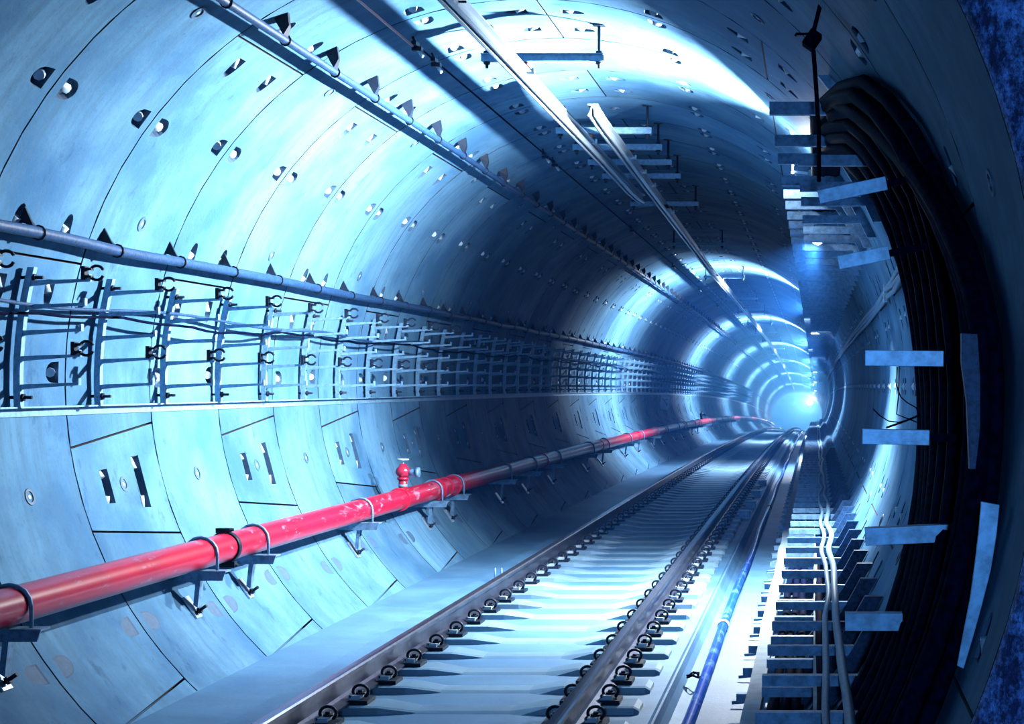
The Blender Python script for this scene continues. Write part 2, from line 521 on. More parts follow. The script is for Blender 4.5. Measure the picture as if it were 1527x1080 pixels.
# ================================================================ LAMPS
def lamp(y, aim, watts, size, name, label, x=1.83, zr=1.73, body=(.16, .12, .12), mat='glow', group=None, col=None, lens=.075, spread=124):
    p = Vector((x, y, ZA+zr-drop(y)))
    d = Vector(aim).normalized()
    q = d.to_track_quat('-Z', 'Y')
    t = tag(empty(name, p), label, 'lamp', group)
    rt = q.to_matrix()
    mb = MB(); mb.box(rt @ Vector((0, 0, body[2]/2)), body, rt); mb.box(rt @ Vector((0, 0, .13)), (body[0]*.6, body[1]*.6, .05), rt)
    mb.build('housing', M['galv_dull'], t, bevel=.004)
    mb = MB(); mb.tube([rt @ Vector((0, 0, .004)), rt @ Vector((0, 0, -.012))], lens, 14) if name != 'tube_lamp' else mb.box(rt @ Vector((0, 0, -.004)), (body[0]*.9, body[1]*.8, .012), rt)
    mb.build('lens', M[mat], t)
    wl = Vector((math.sqrt(max(0, R*R-zr*zr)), 0, zr))-Vector((x, 0, zr))
    mb = MB(); mb.tube([rt @ Vector((0, 0, .12)), Vector((wl.x*.98, .0, .03))], .012, 6)
    mb.build('mounting_arm', M['black'], t)
    ld = bpy.data.lights.new('lamp_light', 'AREA'); ld.shape = 'DISK' if name != 'tube_lamp' else 'RECTANGLE'
    ld.size = size; 
    if name == 'tube_lamp': ld.size = body[0]; ld.size_y = body[1]
    ld.spread = math.radians(spread)
    ld.energy = watts; ld.color = col or LIGHT_COL
    lo = bpy.data.objects.new('lamp_light', ld); lo.rotation_mode = 'QUATERNION'; lo.rotation_quaternion = q
    lo.location = d*.03; link(lo, t)
    if name == 'flood_lamp':               # the bare bulb also lights the wall around the lamp
        pd = bpy.data.lights.new('bulb_light', 'POINT'); pd.energy = BULB_W; pd.color = col or LIGHT_COL; pd.shadow_soft_size = .05
        po = bpy.data.objects.new('bulb_light', pd); po.location = d*.10; link(po, t)
AIM = (-1.0, 0.0, 0.12)
for k in range(10):
    y = 12.0+22.0*k
    pw = FLOOD_W*(1.0 if k == 0 else .8)
    lamp(y, AIM, pw, .10, 'flood_lamp',
         ['nearest and brightest flood lamp, among the raised cable arms', 'second flood lamp along the upper right wall, just below the curved glare',
          'third flood lamp along the upper right wall'][k] if k < 3 else 'small distant flood lamp in the row on the upper right wall', group='flood lamps on the right wall')
for k in range(6):
    y = 13.6+22.0*k
    lamp(y, (-.42, -.06, -1.0), DOWN_W*(.6 if k else 1), .2, 'tube_lamp',
         ['box lamp with white diffuser behind the stacked cable arms', 'second box lamp beyond the stacked cable arms'][k] if k < 2 else 'small distant box lamp in the row under the right cable arms',
         x=1.99, zr=1.28, body=(.30, .16, .07), mat='glow2', spread=120, group='box lamps under the right arms')
# site floodlight behind the photographer, for the plates that face back
lamp(-2.2, (.02, 1.0, -.10), 75, .25, 'extra_lamp', 'square work lamp on the rough wall behind the viewpoint', x=2.15, zr=.35, body=(.26, .2, .12), col=DEEP_COL, lens=.09, spread=100)

# ================================================================ LEFT WALL: cable brackets, angle strip, cables
def lw(zr, off=0.0):                     # x of the left wall at height zr over the axis, stood off by off
    return -math.sqrt((R-off)**2-zr**2)
def bracket_parts():
    z0, z1 = -.16, .66
    P_ = []
    secs = []
    for k in range(9):                   # curved channel post following the wall
        z = z0+(z1-z0)*k/8; x = lw(z, .05)
        secs.append([(x-.02, -.02, z), (x-.02, .02, z), (x+.02, .02, z), (x+.02, -.02, z)])
    mb = MB(); mb.loft(secs); P_.append(('post', mb.mesh('post', M['galv']), None))
    zs = [.575, .435, .285, .135, -.03]
    for k, z in enumerate(zs):
        x = lw(z, .05)+.02; L = .34
        mb = MB()
        secs = []
        for t, hh in ((0, .024), (.3, .018), (.85, .011), (1.0, .010)):
            xx = x+L*t; zz = z+.012*t
            secs.append([(xx, -.016, zz-hh), (xx, .016, zz-hh), (xx, .016, zz+.006), (xx, -.016, zz+.006)])
        mb.loft(secs); mb.box((x+L-.006, 0, z+.030), (.012, .032, .026))
        P_.append(('arm', mb.mesh('arm', M['galv']), None))
    for z in (zs[0], zs[3]):             # open ring clamps at two arm tips
        x = lw(z, .05)+.02+.34
        mb = MB(); pts = []
        mb.box((x-.035, 0, z+.050), (.022, .05, .08)); mb.box((x-.015, 0, z+.030), (.05, .035, .014)); mb.box((x-.015, 0, z+.074), (.05, .035, .014))
        for k in range(13):
            a = math.radians(150-300*k/12); pts.append((x+.035+math.cos(a)*.042, 0, z+.052+math.sin(a)*.042))
        mb.tube(pts[:6], .009, 6); mb.tube(pts[7:], .009, 6)
        P_.append(('ring_clamp', mb.mesh('ring_clamp', M['black']), None))
    mb = MB()
    for z in (.60, -.10):
        x = lw(z, 0); mb.cyl((x-.02, 0, z), (x+.13, 0, z), .011, 6); mb.cyl((x+.07, 0, z), (x+.085, 0, z), .024, 6)
    P_.append(('anchor_bolts', mb.mesh('anchor_bolts', M['black']), 'stuff'))
    return P_
BP = bracket_parts()
mb = MB()
for nm, me, kd in BP:
    b = len(mb.v); mb.v += [v.co.copy() for v in me.vertices]
    mb.cur = 1 if nm in ('ring_clamp', 'anchor_bolts') else 0
    for p in me.polygons: mb.face([b+k for k in p.vertices])
far_bracket = mb.mesh('cable_bracket', [M['galv'], M['black']])
ordn = ['nearest', 'second nearest', 'third nearest', 'fourth nearest', 'fifth nearest', 'sixth nearest', 'seventh nearest', 'eighth nearest', 'ninth nearest', 'tenth nearest', 'eleventh nearest', 'twelfth nearest']
S0 = 8.80
for n in range(-1, 96):
    y = S0+.982*n
    loc = (0, y, ZA-drop(y)); rot = (slope(y), 0, 0)
    if n == -1: lab = 'galvanised cable bracket cut off by the left picture edge'
    elif n < 12: lab = f'{ordn[n]} full five-armed cable bracket on the left wall'+(', with ring clamps' if n < 10 else '')
    else: lab = 'galvanised five-armed cable bracket in the receding row on the left wall'
    if n < 32:
        t = tag(empty('cable_bracket', loc, None, rot), lab, 'bracket', 'cable brackets on the left wall')
        for nm, me, kd in BP:
            if nm == 'ring_clamp' and n > 9: continue
            o = obj(nm, me, t)
            if kd: o['kind'] = kd
    else:
        tag(obj('cable_bracket', far_bracket, None, loc, rot), lab, 'bracket', 'cable brackets on the left wall')
# flat angle strip along the foot of the brackets
mb = MB(); x = lw(-.185, 0)
secs = [[bent((a, y, ZA+b)) for a, b in ((x-.02, -.155), (x+.055, -.155), (x+.055, -.165), (x+.012, -.165), (x+.012, -.215), (x-.02, -.215))] for y in ys(YF+.05, 150)]
mb.loft(secs); tag(mb.build('angle_strip', M['galv']), 'long galvanised angle strip under the left cable brackets', 'strip')
# two slack cables lying over the second arms
for ph, zz, rr, lab in ((0.0, .452, .012, 'thin slack cable lying over the left bracket arms, upper one'), (1.7, .410, .010, 'thin slack cable sagging between the left bracket arms, lower one')):
    pts = []; y = 5.2
    while y < 75:
        z = zz+.018*math.sin(y*1.9+ph)+.012*math.sin(y*.73+ph*2)-(.02 if ph else 0)*abs(math.sin((y-S0)*PI/.982))
        xx = lw(z, .05)+(.10 if ph else .06)+.05*math.sin(y*1.1+ph)
        pts.append(bent((xx, y, ZA+z))); y += .245
    mb = MB(); mb.tube(pts, rr, 6); tag(mb.build('slack_cable', M['conduit'] if not ph else M['cable']), lab, 'cable', 'slack cables on the left brackets')

# longitudinal conduits with clips
def path(pf, y0, y1, step=.49):
    out = []; y = y0
    while y < y1: out.append(bent(pf(y))); y += step
    return out
rn = random.Random(5)
wob = [rn.uniform(-1, 1) for _ in range(400)]
def wb(y, k=0):
    i = int(y/.98); f = y/.98-i; f = f*f*(3-2*f); return wob[(i+k) % 400]*(1-f)+wob[(i+1+k) % 400]*f
def upper(y):
    a = 122.4-.0+min(2.2, .045*max(0, y-12)); return pol(R-.125+.006*wb(y), a+.12*wb(y, 30), y)
def lower(y):
    a = 161.2+min(.8, .02*max(0, y-14)); return pol(R-.10+.008*wb(y, 60), a+.22*wb(y, 90), y)
for pf, r, lab, up in ((upper, .027, 'upper blue-grey conduit running high along the left of the vault', True), (lower, .034, 'lower blue-grey conduit along the left wall just above the brackets', False)):
    t = tag(empty('wall_conduit', bent(pf(6.0))), lab, 'conduit', 'wall conduits on the left')
    l0 = t.location.copy()
    mb = MB(); mb.tube([p-l0 for p in path(pf, YF+.1, 150)], r, 10); mb.build('conduit', M['conduit'], t)
    for n in range(-3, 60):
        y = 8.62+.97*n; p = bent(pf(y)); rad = Vector((p.x, 0, p.z-(ZA-drop(y)))).normalized(); tan = Vector((-rad.z, 0, rad.x))
        if not up: pass
        upv = tan if tan.z > 0 else -tan      # up-slope direction along the wall
        mb = MB(); q = p-l0
        w0 = rad*(R-(Vector((p.x, 0, p.z-(ZA-drop(y)))).length))
        A_ = q+upv*(r*.8); B_ = q+upv*(.082 if up else .055)+w0*.35; D_ = q+w0+upv*.03
        yv = Vector((0, .045 if up else .02, 0))
        mb.loft([[A_-yv, B_-yv*.4, q+w0+upv*.12-yv*.4, D_-yv], [A_+yv, B_+yv*.4, q+w0+upv*.12+yv*.4, D_+yv]])
        pts = [q+(rad*math.cos(a)+upv*math.sin(a))*(r+.007) for a in [2*PI*k/10 for k in range(11)]]
        pts = [p_+Vector((0, .05, 0)) for p_ in pts]
        mb.tube(pts, .006, 5, False)
        mb.build('clip', M['black'], t)
# flat cable strip beside the upper conduit
def strip_path(y): return pol(R-.05, 125.2+min(2.0, .04*max(0, y-12)), y)

# ================================================================ RED FIRE MAIN
PXR, PZR = -2.155, ZA-1.11-.03+.03
def red_c(y): return Vector((-2.155, y, CZ-1.14))
t = tag(empty('fire_main', (-2.155, 6, CZ-1.14)), 'thick red fire main pipe running low along the left wall', 'pipe')
l0 = t.location.copy()
mb = MB(); mb.tube([bent(red_c(y))-l0 for y in ys(YF+.1, 150)], .100, 24); mb.build('pipe_run', M['red'], t)
def ringm(y, r, L, mat, nm, n=24):
    mb = MB(); p = bent(red_c(y))-l0; mb.tube([p-Vector((0, L/2, 0)), p+Vector((0, L/2, 0))], r, n); return mb.build(nm, mat, t, bevel=.003)
cps = [10.62, 16.9, 22.9, 28.9, 34.9, 40.9, 46.9, 52.9]
for k, y in enumerate(cps):
    o = ringm(y, .113, .055 if k else .05, M['black'] if k == 0 else M['red'], 'coupling')
    if k == 0:
        mb = MB(); p = bent(red_c(y))-l0
        mb.box(p+Vector((-.01, 0, .118)), (.10, .04, .035)); mb.cyl(p+Vector((-.06, 0, .125)), p+Vector((.06, 0, .125)), .012, 6)
        o2 = mb.build('coupling_bolt', M['black'], o)
        mb = MB(); mb.box(p+Vector((.02, 0, -.118)), (.11, .05, .04)); mb.cyl(p+Vector((-.05, 0, -.125)), p+Vector((.09, 0, -.125)), .012, 6)
        mb.build('coupling_bolt', M['black'], o)
for y in (15.05, 16.55, 17.25): ringm(y, .118, .03, M['red'], 'flange')
# U-bolts and the supports under the pipe
ub = [7.78, 10.2, 11.15, 13.77, 16.35, 17.35, 20.1, 21.9, 24.0, 27.6, 29.6, 33.2, 35.6, 39.0, 41.5, 45.0, 47.6, 51.0, 53.5, 58, 62, 66, 70, 75, 80]
def ubolt_mesh():
    mb = MB(); pts = [Vector((.112, 0, -.16)), Vector((.112, 0, -.02))]
    for k in range(9):
        a = PI*k/8; pts.append(Vector((.112*math.cos(a), 0, .112*math.sin(a))))
    pts += [Vector((-.112, 0, -.16))]; mb.tube(pts, .011, 8)
    for s in (-1, 1): mb.cyl((s*.112, 0, -.128), (s*.112, 0, -.112), .02, 6)
    return mb.mesh('u_bolt', M['galv_dull'])
ubm = ubolt_mesh()
for y in ub: obj('u_bolt', ubm, t, bent(red_c(y))-l0)
def supp():
    out = []
    wz = CZ-1.14-.15-ZA; xw = lw(wz, 0)+2.155
    mb = MB()
    secs = [(xw-.01, -.045), (.185, -.045)]
    mb.prism([(xw-.02, -.110), (.185, -.110), (.185, -.120), (xw-.02, -.120)], -.05, .05)
    mb.prism([(xw-.02, -.115), (.185, -.115), (.165, -.175), (xw-.02, -.175)], -.05, -.040)
    out.append(('arm', mb.mesh('arm', M['galv_dull'])))
    wz2 = wz-.21; xw2 = lw(wz2, 0)+2.155
    mb = MB(); a = Vector((-.02, 0, -.15)); b = Vector((xw2+.03, 0, -.34))
    mb.loft([[a+Vector((0, -.03, 0)), a+Vector((0, .03, 0)), a+Vector((.03, .03, -.02)), a+Vector((.03, -.03, -.02))], [b+Vector((0, -.03, 0)), b+Vector((0, .03, 0)), b+Vector((.03, .03, -.02)), b+Vector((.03, -.03, -.02))]])
    out.append(('strut', mb.mesh('strut', M['galv_dull'])))
    nrm = Vector((-xw2+2.155, 0, -wz2)).normalized()
    ang_ = math.atan2(-wz2, -(xw2-2.155))
    rt = Matrix.Rotation(-ang_, 3, 'Y')
    mb = MB(); c = Vector((xw2+.012, 0, wz2-(CZ-1.14-ZA)))
    mb.box(c, (.012, .09, .17), rt)
    out.append(('foot_plate', mb.mesh('foot_plate', M['alu'])))
    mb = MB(); n_ = rt @ Vector((1, 0, 0))
    mb.cyl(c+rt @ Vector((0, 0, -.045)), c+rt @ Vector((.085, 0, -.045)), .012, 6); mb.cyl(c+rt @ Vector((.02, 0, -.045)), c+rt @ Vector((.04, 0, -.045)), .024, 6)
    out.append(('anchor_bolt', mb.mesh('anchor_bolt', M['black'])))
    return out
SP = supp()
nm_ = ['at the lower left picture edge', 'below the pipe just left of the dark coupling', 'below the pipe just right of the dark coupling', 'midway between dark coupling and hydrant valve', 'first one right of the hydrant valve', 'second one right of the hydrant valve']
for k, y in enumerate(ub):
    e = tag(empty('pipe_support', bent(red_c(y)), None, (slope(y), 0, 0)),
            'galvanised pipe support bracket '+nm_[k] if k < 6 else 'small pipe support bracket under the receding red pipe', 'bracket', 'supports of the red pipe')
    for nm, me in SP: obj(nm, me, e)
# hydrant valves standing on the pipe
for k, (y, mat, lab) in enumerate(((15.2, 'red', 'red hydrant valve with silver cap standing on the red pipe'), (55.0, 'black', 'dark distant hydrant valve standing on the red pipe'))):
    p = bent(red_c(y)); e = tag(empty('hydrant_valve', p+Vector((0, 0, .09))), lab, 'valve')
    m_ = M['red'] if k == 0 else M['black']
    mb = MB(); mb.tube([(0, 0, -.01), (0, 0, .11)], .043, 14); mb.tube([(0, 0, .10), (0, 0, .125)], .058, 14); mb.build('riser', m_, e)
    mb = MB(); mb.tube([(0, 0, .125), (0, 0, .14), (0, 0, .175), (0, 0, .21), (0, 0, .24), (0, 0, .26)], .05, 16, True, [.035, .058, .075, .068, .04, .03]); mb.build('body', m_, e)
    mb = MB(); mb.tube([(.05, 0, .175), (.14, 0, .175)], .034, 12); mb.tube([(.13, 0, .175), (.165, 0, .175)], .050, 14); mb.build('outlet_cap', M['galv_dull'] if k == 0 else m_, e)
    mb = MB(); mb.tube([(0, 0, .26), (0, 0, .305)], .012, 8)
    pts = [(math.cos(2*PI*j/12)*.055, math.sin(2*PI*j/12)*.055, .305) for j in range(13)]
    mb.tube(pts, .008, 6, False); mb.box((0, 0, .305), (.11, .01, .008)); mb.box((0, 0, .305), (.01, .11, .008)); mb.build('handwheel', M['bolt'] if k == 0 else m_, e)
    mb = MB(); mb.tube([(0, 0, .03), (0, 0, .055)], .045, 14); mb.build('clamp_band', M['galv'], e) if k == 0 else None

# tilted white notice on the left wall
p = bent(pol(R-.015, 183.2, 45)); p = Vector((lw(-.45, .02), 45, ZA-.45-drop(45)))
e = tag(empty('notice_board', p, None, (0, 0, math.radians(28))), 'small tilted white notice board on the left wall in the dark stretch', 'sign')
rt = Matrix.Rotation(math.radians(9.6), 3, 'Y') @ Matrix.Rotation(math.radians(10), 3, 'Y')
mb = MB(); mb.box((.16, 0, 0), (.30, .015, .42), Matrix.Rotation(math.radians(12), 3, 'Y')); mb.build('board', M['sign'], e)
mb = MB()
for an, dx, dz, L in ((-40, .0, .03, .26), (35, .03, .08, .12), (-62, .05, -.06, .10)):
    mb.box((.16+dx, -.010, dz), (L, .004, .014), Matrix.Rotation(math.radians(12-an), 3, 'Y'))
mb.build('stroke_marks', M['black'], e)

# ================================================================ OVERHEAD CONDUCTOR RAIL
def cond_prof(cx, z):
    P_ = [(-.045, .055), (.045, .055), (.045, .045), (.012, .040), (.022, .0), (.045, -.045), (.028, -.055), (.012, -.052), (.012, -.035), (.006, .02),
          (-.006, .02), (-.012, -.035), (-.012, -.052), (-.028, -.055), (-.045, -.045), (-.022, .0), (-.012, .040), (-.045, .045)]
    return [(cx+x, z+b) for x, b in P_]
def cx1(y): return -.17 if y < 16 else -.17-.02*(y-16)/3
def cx2(y): return .11 if y < 14 else (.11-.20*min(1, (y-14)/16))
for yr, cf, lab in ((ys(YF+.05, 18.8)[:-1]+[18.2, 18.6, 19.0], cx1, 'near overhead conductor rail of bright aluminium, ending in mid-tunnel'),
                    ([12.8, 13.2, 13.6]+ys(14.4, 150), cx2, 'far overhead conductor rail starting beside the near one and running away')):
    mb = MB(); secs = []
    for y in yr:
        lift = 0
        if cf is cx1 and y > 17.5: lift = .045*((y-17.5)/1.5)**2
        if cf is cx2 and y < 13.8: lift = .035*((13.8-y)/1.0)**2
        secs.append([bent((x, y, z+lift)) for x, z in cond_prof(cf(y), CZ+2.30)])
    mb.loft(secs)
    e = tag(mb.build('conductor_rail', M['alu']), lab, 'rail', 'overhead conductor rails')
    # splice plates with rivets
    for ysp in ((8.95,) if cf is cx1 else (19.5, 31.5, 43.5)):
        m2 = MB(); c = cf(ysp)
        for k in range(4): m2.cyl((c-.06, ysp-.15+.1*k, CZ+2.315-drop(ysp)), (c+.065, ysp-.15+.1*k, CZ+2.315-drop(ysp)), .008, 6)
        m2.build('rivet_row', M['black'], e)['kind'] = 'stuff'
def hanger(y, cx, lab, long=False):
    z = CZ+2.455; e = tag(empty('rail_hanger', (0, y, z-drop(y))), lab, 'hanger', 'hangers of the overhead rails')
    xl, xr = -.50, .42
    mb = MB(); mb.box(((xl+xr)/2, 0, 0), (xr-xl, .05, .058)); mb.box(((xl+xr)/2, -.03, .024), (xr-xl, .012, .01)); mb.build('crossbeam', M['galv'], e)
    for x in (xl+.04, xr-.04):
        zt = math.sqrt(R*R-x*x)+ZA-z
        mb = MB(); mb.cyl((x, 0, -.08), (x, 0, zt+.02), .012, 8); mb.cyl((x, 0, -.05), (x, 0, -.03), .026, 6); mb.cyl((x, 0, .03), (x, 0, .05), .026, 6)
        mb.box((x, 0, zt-.004), (.09, .07, .012)); mb.build('hanger_rod', M['black'], e)
    mb = MB(); pts = [(cx, 0, -.03-.012*k) for k in range(9)]
    mb.tube(pts, .03, 14, True, [.02, .045, .025, .052, .026, .052, .026, .04, .025]); mb.build('insulator', M['ins'], e)
    mb = MB(); mb.box((cx, 0, -.118), (.11, .06, .022)); mb.box((cx-.058, 0, -.105), (.016, .05, .045)); mb.box((cx+.058, 0, -.105), (.016, .05, .045)); mb.build('rail_clamp', M['alu'], e)
hs = [(7.0, cx1), (11.3, cx1), (14.55, cx1), (15.55, cx2), (16.6, cx2), (17.7, cx2), (20.4, cx2), (26.2, cx2), (33.8, cx2), (41.5, cx2), (48, cx2), (55, cx2), (62, cx2), (70, cx2), (78, cx2), (86, cx2), (94, cx2)]
for k, (y, cf) in enumerate(hs):
    lab = {1: 'nearest hanger crossbeam in view, crossing the near conductor rail in the glare', 2: 'first of the closely set hangers beyond the second rail start',
           3: 'second of the closely set hangers by the rail overlap', 4: 'third of the closely set hangers by the rail overlap', 5: 'fourth of the closely set hangers by the rail overlap',
           6: 'shaded hanger just beyond the end of the near conductor rail', 7: 'dark hanger before the second bright arc', 8: 'dark hanger standing out against the second bright arc'}.get(k, 'small distant hanger of the overhead rail' if k else 'hanger of the near conductor rail above the picture edge')
    hanger(y, cf(y), lab)
# earth wire with clamps
e = tag(empty('earth_wire', (-.86, 6, CZ+2.37)), 'thin coppery earth wire strung along the vault left of the rail', 'wire')
l0 = e.location.copy()
def ew(y): return pol(R-.11 if y < 11.2 else R-.06, 110.6, y)
mb = MB(); mb.tube([bent(ew(y))-l0 for y in (YF, 7, 9, 10.9)], .009, 6); mb.build('bare_wire', M['copper'], e)
mb = MB(); mb.tube([bent(ew(y))-l0 for y in [10.9, 11.2, 11.6]+ys(12.5, 120)], .008, 6); mb.build('sheathed_wire', M['cable'], e)
for k, y in enumerate((11.05, 11.6, 16.3, 16.9, 24, 31, 38, 45)):
    p = bent(pol(R, 110.6, y)); rad = Vector((p.x, 0, p.z-(ZA-drop(y)))).normalized()
    c = tag(empty('wire_clamp', p), ['black wire clamp where the coppery wire ends', 'second wire clamp right behind the coppery wire end', 'wire clamp beside the conductor rail overlap', 'second wire clamp beside the rail overlap'][k] if k < 4 else 'small distant wire clamp on the vault', 'clamp', 'clamps of the earth wire')
    mb = MB(); mb.cyl(rad*0, -rad*.13, .010, 6); mb.box(-rad*.10, (.07, .06, .03)); mb.box(-rad*.06, (.035, .10, .03)); mb.build('clamp_body', M['black'], c)
    mb = MB(); mb.cyl(-rad*.10, -rad*.16+Vector((.02, 0, 0)), .014, 6); mb.build('pale_bolt', M['bolt'], c)

# ================================================================ GUTTER HOSE
e = tag(empty('drain_hose', (1.245, 6, -.045)), 'blue plastic hose lying in the drain channel beside the track', 'hose')
l0 = e.location.copy()
def hp(y): return Vector((1.243+.012*math.sin(y*.8), y, -.055+.008*math.sin(y*1.3)))
mb = MB(); mb.tube([bent(hp(y))-l0 for y in [YF-.5+.6*k for k in range(150)]], .038, 12); mb.build('hose_run', M['blue'], e)
for y, m_ in ((12.5, 'sign'), (24.5, 'black'), (37, 'black')):
    mb = MB(); p = bent(hp(y))-l0; mb.tube([p-Vector((0, .05, 0)), p+Vector((0, .05, 0))], .047, 12); mb.build('collar', M[m_], e)
mb = MB(); y = 10.2; p = Vector((1.175, y, -.03))
tg = tag(empty('wire_coil', p), 'small tangle of black wire in the drain channel beside the hose', 'wire')
mb.tube([(math.cos(k*.7)*.035+.01*math.sin(k), math.sin(k*.7)*.06, .012*math.sin(k*1.3)+.0) for k in range(26)], .006, 5); mb.build('coil', M['cable'], tg)
for k, (y, x) in enumerate(((26.5, .93), (24.0, .94), (22.2, .93), (29.5, .93))):
    mb = MB(); mb.box((0, 0, .05), (.17, .20, .13), None, (.92, .92)); mb.box((0, 0, .12), (.19, .22, .015))
    tag(mb.build('junction_box', M['galv'], None, (x+.03, y, -.035-drop(y)), bevel=.004), ['pale junction box beside the right rail, second of the row', 'pale junction box beside the right rail, third of the row', 'nearest pale junction box beside the right rail', 'farthest pale junction box beside the right rail'][k], 'box', 'boxes beside the right rail')
# two small stakes beyond the left rail
for k, x in enumerate((-1.10, -1.04)):
    mb = MB(); mb.cyl((0, 0, -.01), (.004*k, 0, .13), .009, 6); mb.box((0, 0, .004), (.04, .04, .012))
    tag(mb.build('marker_stake', M['pale_pipe'], None, (x, 14.6, .035)), ['thin pale stake beside the left rail, left one of the pair', 'thin pale stake beside the left rail, right one of the pair'][k], 'stake', 'stakes beside the left rail')

# ================================================================ RIGHT FLOOR CABLE RACKS
def channel(mb, x0, x1, z, h=.045, dpt=.05):
    mb.box(((x0+x1)/2, -dpt/2, z-h/2), (x1-x0, .006, h))
    mb.box(((x0+x1)/2, 0, z-.003), (x1-x0, dpt, .006))
    mb.box(((x0+x1)/2, 0, z-h+.003), (x1-x0, dpt*.7, .006))
def rw_(zr, off=0.0): return math.sqrt((R-off)**2-zr**2)
def floor_rack():
    out = []
    za = -.03
    for x0, x1, zr in ((1.75, 2.20, -1.357), (1.72, 1.99, -1.573), (1.545, 1.90, -1.77)):
        mb = MB(); channel(mb, x0, min(x1, rw_(zr+za, .03)), zr+za, .05); out.append(('arm', mb.mesh('arm', M['galv_dull'])))
    mb = MB(); secs = []
    for k in range(6):
        z = -1.86+.62*k/5; x = rw_(z, .0)
        secs.append([(x-.115, -.03, z), (x-.115, .03, z), (x-.01, .03, z), (x-.01, -.03, z)])
    mb.loft(secs); out.append(('post', mb.mesh('post', M['conduit'])))
    mb = MB(); mb.tube([(1.50, .35, -1.93), (1.56, .35, -1.925), (1.62, .36, -1.915), (1.655, .37, -1.87)], .011, 6); out.append(('bent_bar', mb.mesh('bent_bar', M['galv_dull'])))
    return out
FR = floor_rack()
mb = MB()
for nm, me in FR:
    if nm == 'bent_bar': continue
    b = len(mb.v); mb.v += [v.co.copy() for v in me.vertices]
    for p in me.polygons: mb.face([b+k for k in p.vertices])
frm = mb.mesh('floor_cable_rack', M['galv_dull'])
for n in range(-1, 118):
    y = 6.28+.80*n; loc = (0, y, ZA-drop(y)); rot = (slope(y), 0, 0)
    lab = f'{ordn[n]} three-armed cable rack on the floor at the right wall' if 0 <= n < 12 else ('three-armed cable rack at the bottom picture edge by the right wall' if n < 0 else 'low three-armed cable rack in the receding row along the right wall')
    if n < 30:
        t = tag(empty('floor_cable_rack', loc, None, rot), lab, 'rack', 'floor racks along the right wall')
        for nm, me in FR: obj(nm, me, t)
    else: tag(obj('floor_cable_rack', frm, None, loc, rot), lab, 'rack', 'floor racks along the right wall')
# pipes and bars carried by the floor racks
def bar_along(name, xf, zf, r, mat, lab, cat, y0=4.9, y1=100, group=None, box=None, step=.2):
    pts = []; y = y0
    while y < y1: pts.append(bent((xf(y), y, zf(y)))); y += step if y < 30 else 2
    mb = MB()
    if box:
        mb.loft([[p+Vector((-box[0], 0, -box[1])), p+Vector((box[0], 0, -box[1])), p+Vector((box[0], 0, box[1])), p+Vector((-box[0], 0, box[1]))] for p in pts])
    else: mb.tube(pts, r, 10)
    return tag(mb.build(name, mat), lab, cat, group)
bar_along('loose_conduit', lambda y: 2.065+.024*wb(y*.8, 11), lambda y: CZ-1.357+.020, .017, M['pale_pipe'], 'pale wavy conduit on the right floor racks, left of the pair', 'conduit', group='conduits on the right floor racks')
bar_along('loose_conduit', lambda y: 2.125+.020*wb(y*.8, 47), lambda y: CZ-1.357+.026, .023, M['pale_pipe'], 'pale wavy conduit on the right floor racks, right of the pair', 'conduit', group='conduits on the right floor racks')
bar_along('flat_bar', lambda y: 2.01, lambda y: CZ-1.54+.03, 0, M['wood'], 'pale flat bar running under the long arms of the right floor racks', 'bar', box=(.022, .004))
bar_along('timber_beam', lambda y: 1.665+.01*wb(y, 5), lambda y: CZ-1.74, 0, M['wood'], 'pale timber beam lying across the lowest right rack arms', 'beam', box=(.045, .028), y1=60)
for k, (x, zr) in enumerate(((1.745, -1.90), (1.805, -1.90), (1.86, -1.90), (1.915, -1.89), (1.78, -1.71), (1.84, -1.71), (1.90, -1.72), (2.03, -1.52), (2.15, -1.53))):
    bar_along('floor_cable', lambda y, x=x, k=k: x+.012*wb(y*1.3, 17*k), lambda y, zr=zr: CZ+zr+.02, .027, M['cable'],
              ('black cable on the floor below the right rack arms, ' if k < 4 else 'black cable on the lowest rack arms, ' if k < 7 else 'black cable on the middle rack arms, ')+['first', 'second', 'third', 'fourth', 'first', 'second', 'third', 'first', 'second'][k]+' from the timber beam', 'cable', group='black cables in the right floor racks', step=.8)

# ================================================================ RIGHT UPPER CABLE RACKS
def upper_rack():
    out = []; za = -.03
    for x0, zr, h in ((1.74, 1.60, .072), (1.90, 1.30, .06)):
        mb = MB(); channel(mb, x0, rw_(zr+za, .0), zr+za, h, .055); out.append(('arm', mb.mesh('arm', M['galv_dull'])))
    mb = MB(); secs = []
    for k in range(6):
        z = 1.10+.62*k/5; x = rw_(z, 0)
        secs.append([(x-.07, -.03, z), (x-.07, .03, z), (x-.002, .03, z), (x-.002, -.03, z)])
    mb.loft(secs); out.append(('post', mb.mesh('post', M['galv_dull'])))
    return out
UR = upper_rack()
mb = MB()
for nm, me in UR:
    b = len(mb.v); mb.v += [v.co.copy() for v in me.vertices]
    for p in me.polygons: mb.face([b+k for k in p.vertices])
urm = mb.mesh('upper_cable_rack', M['galv_dull'])
yu = [8.53, 9.65, 10.43, 11.55, 12.35]+[13.1+.8*k for k in range(105)]
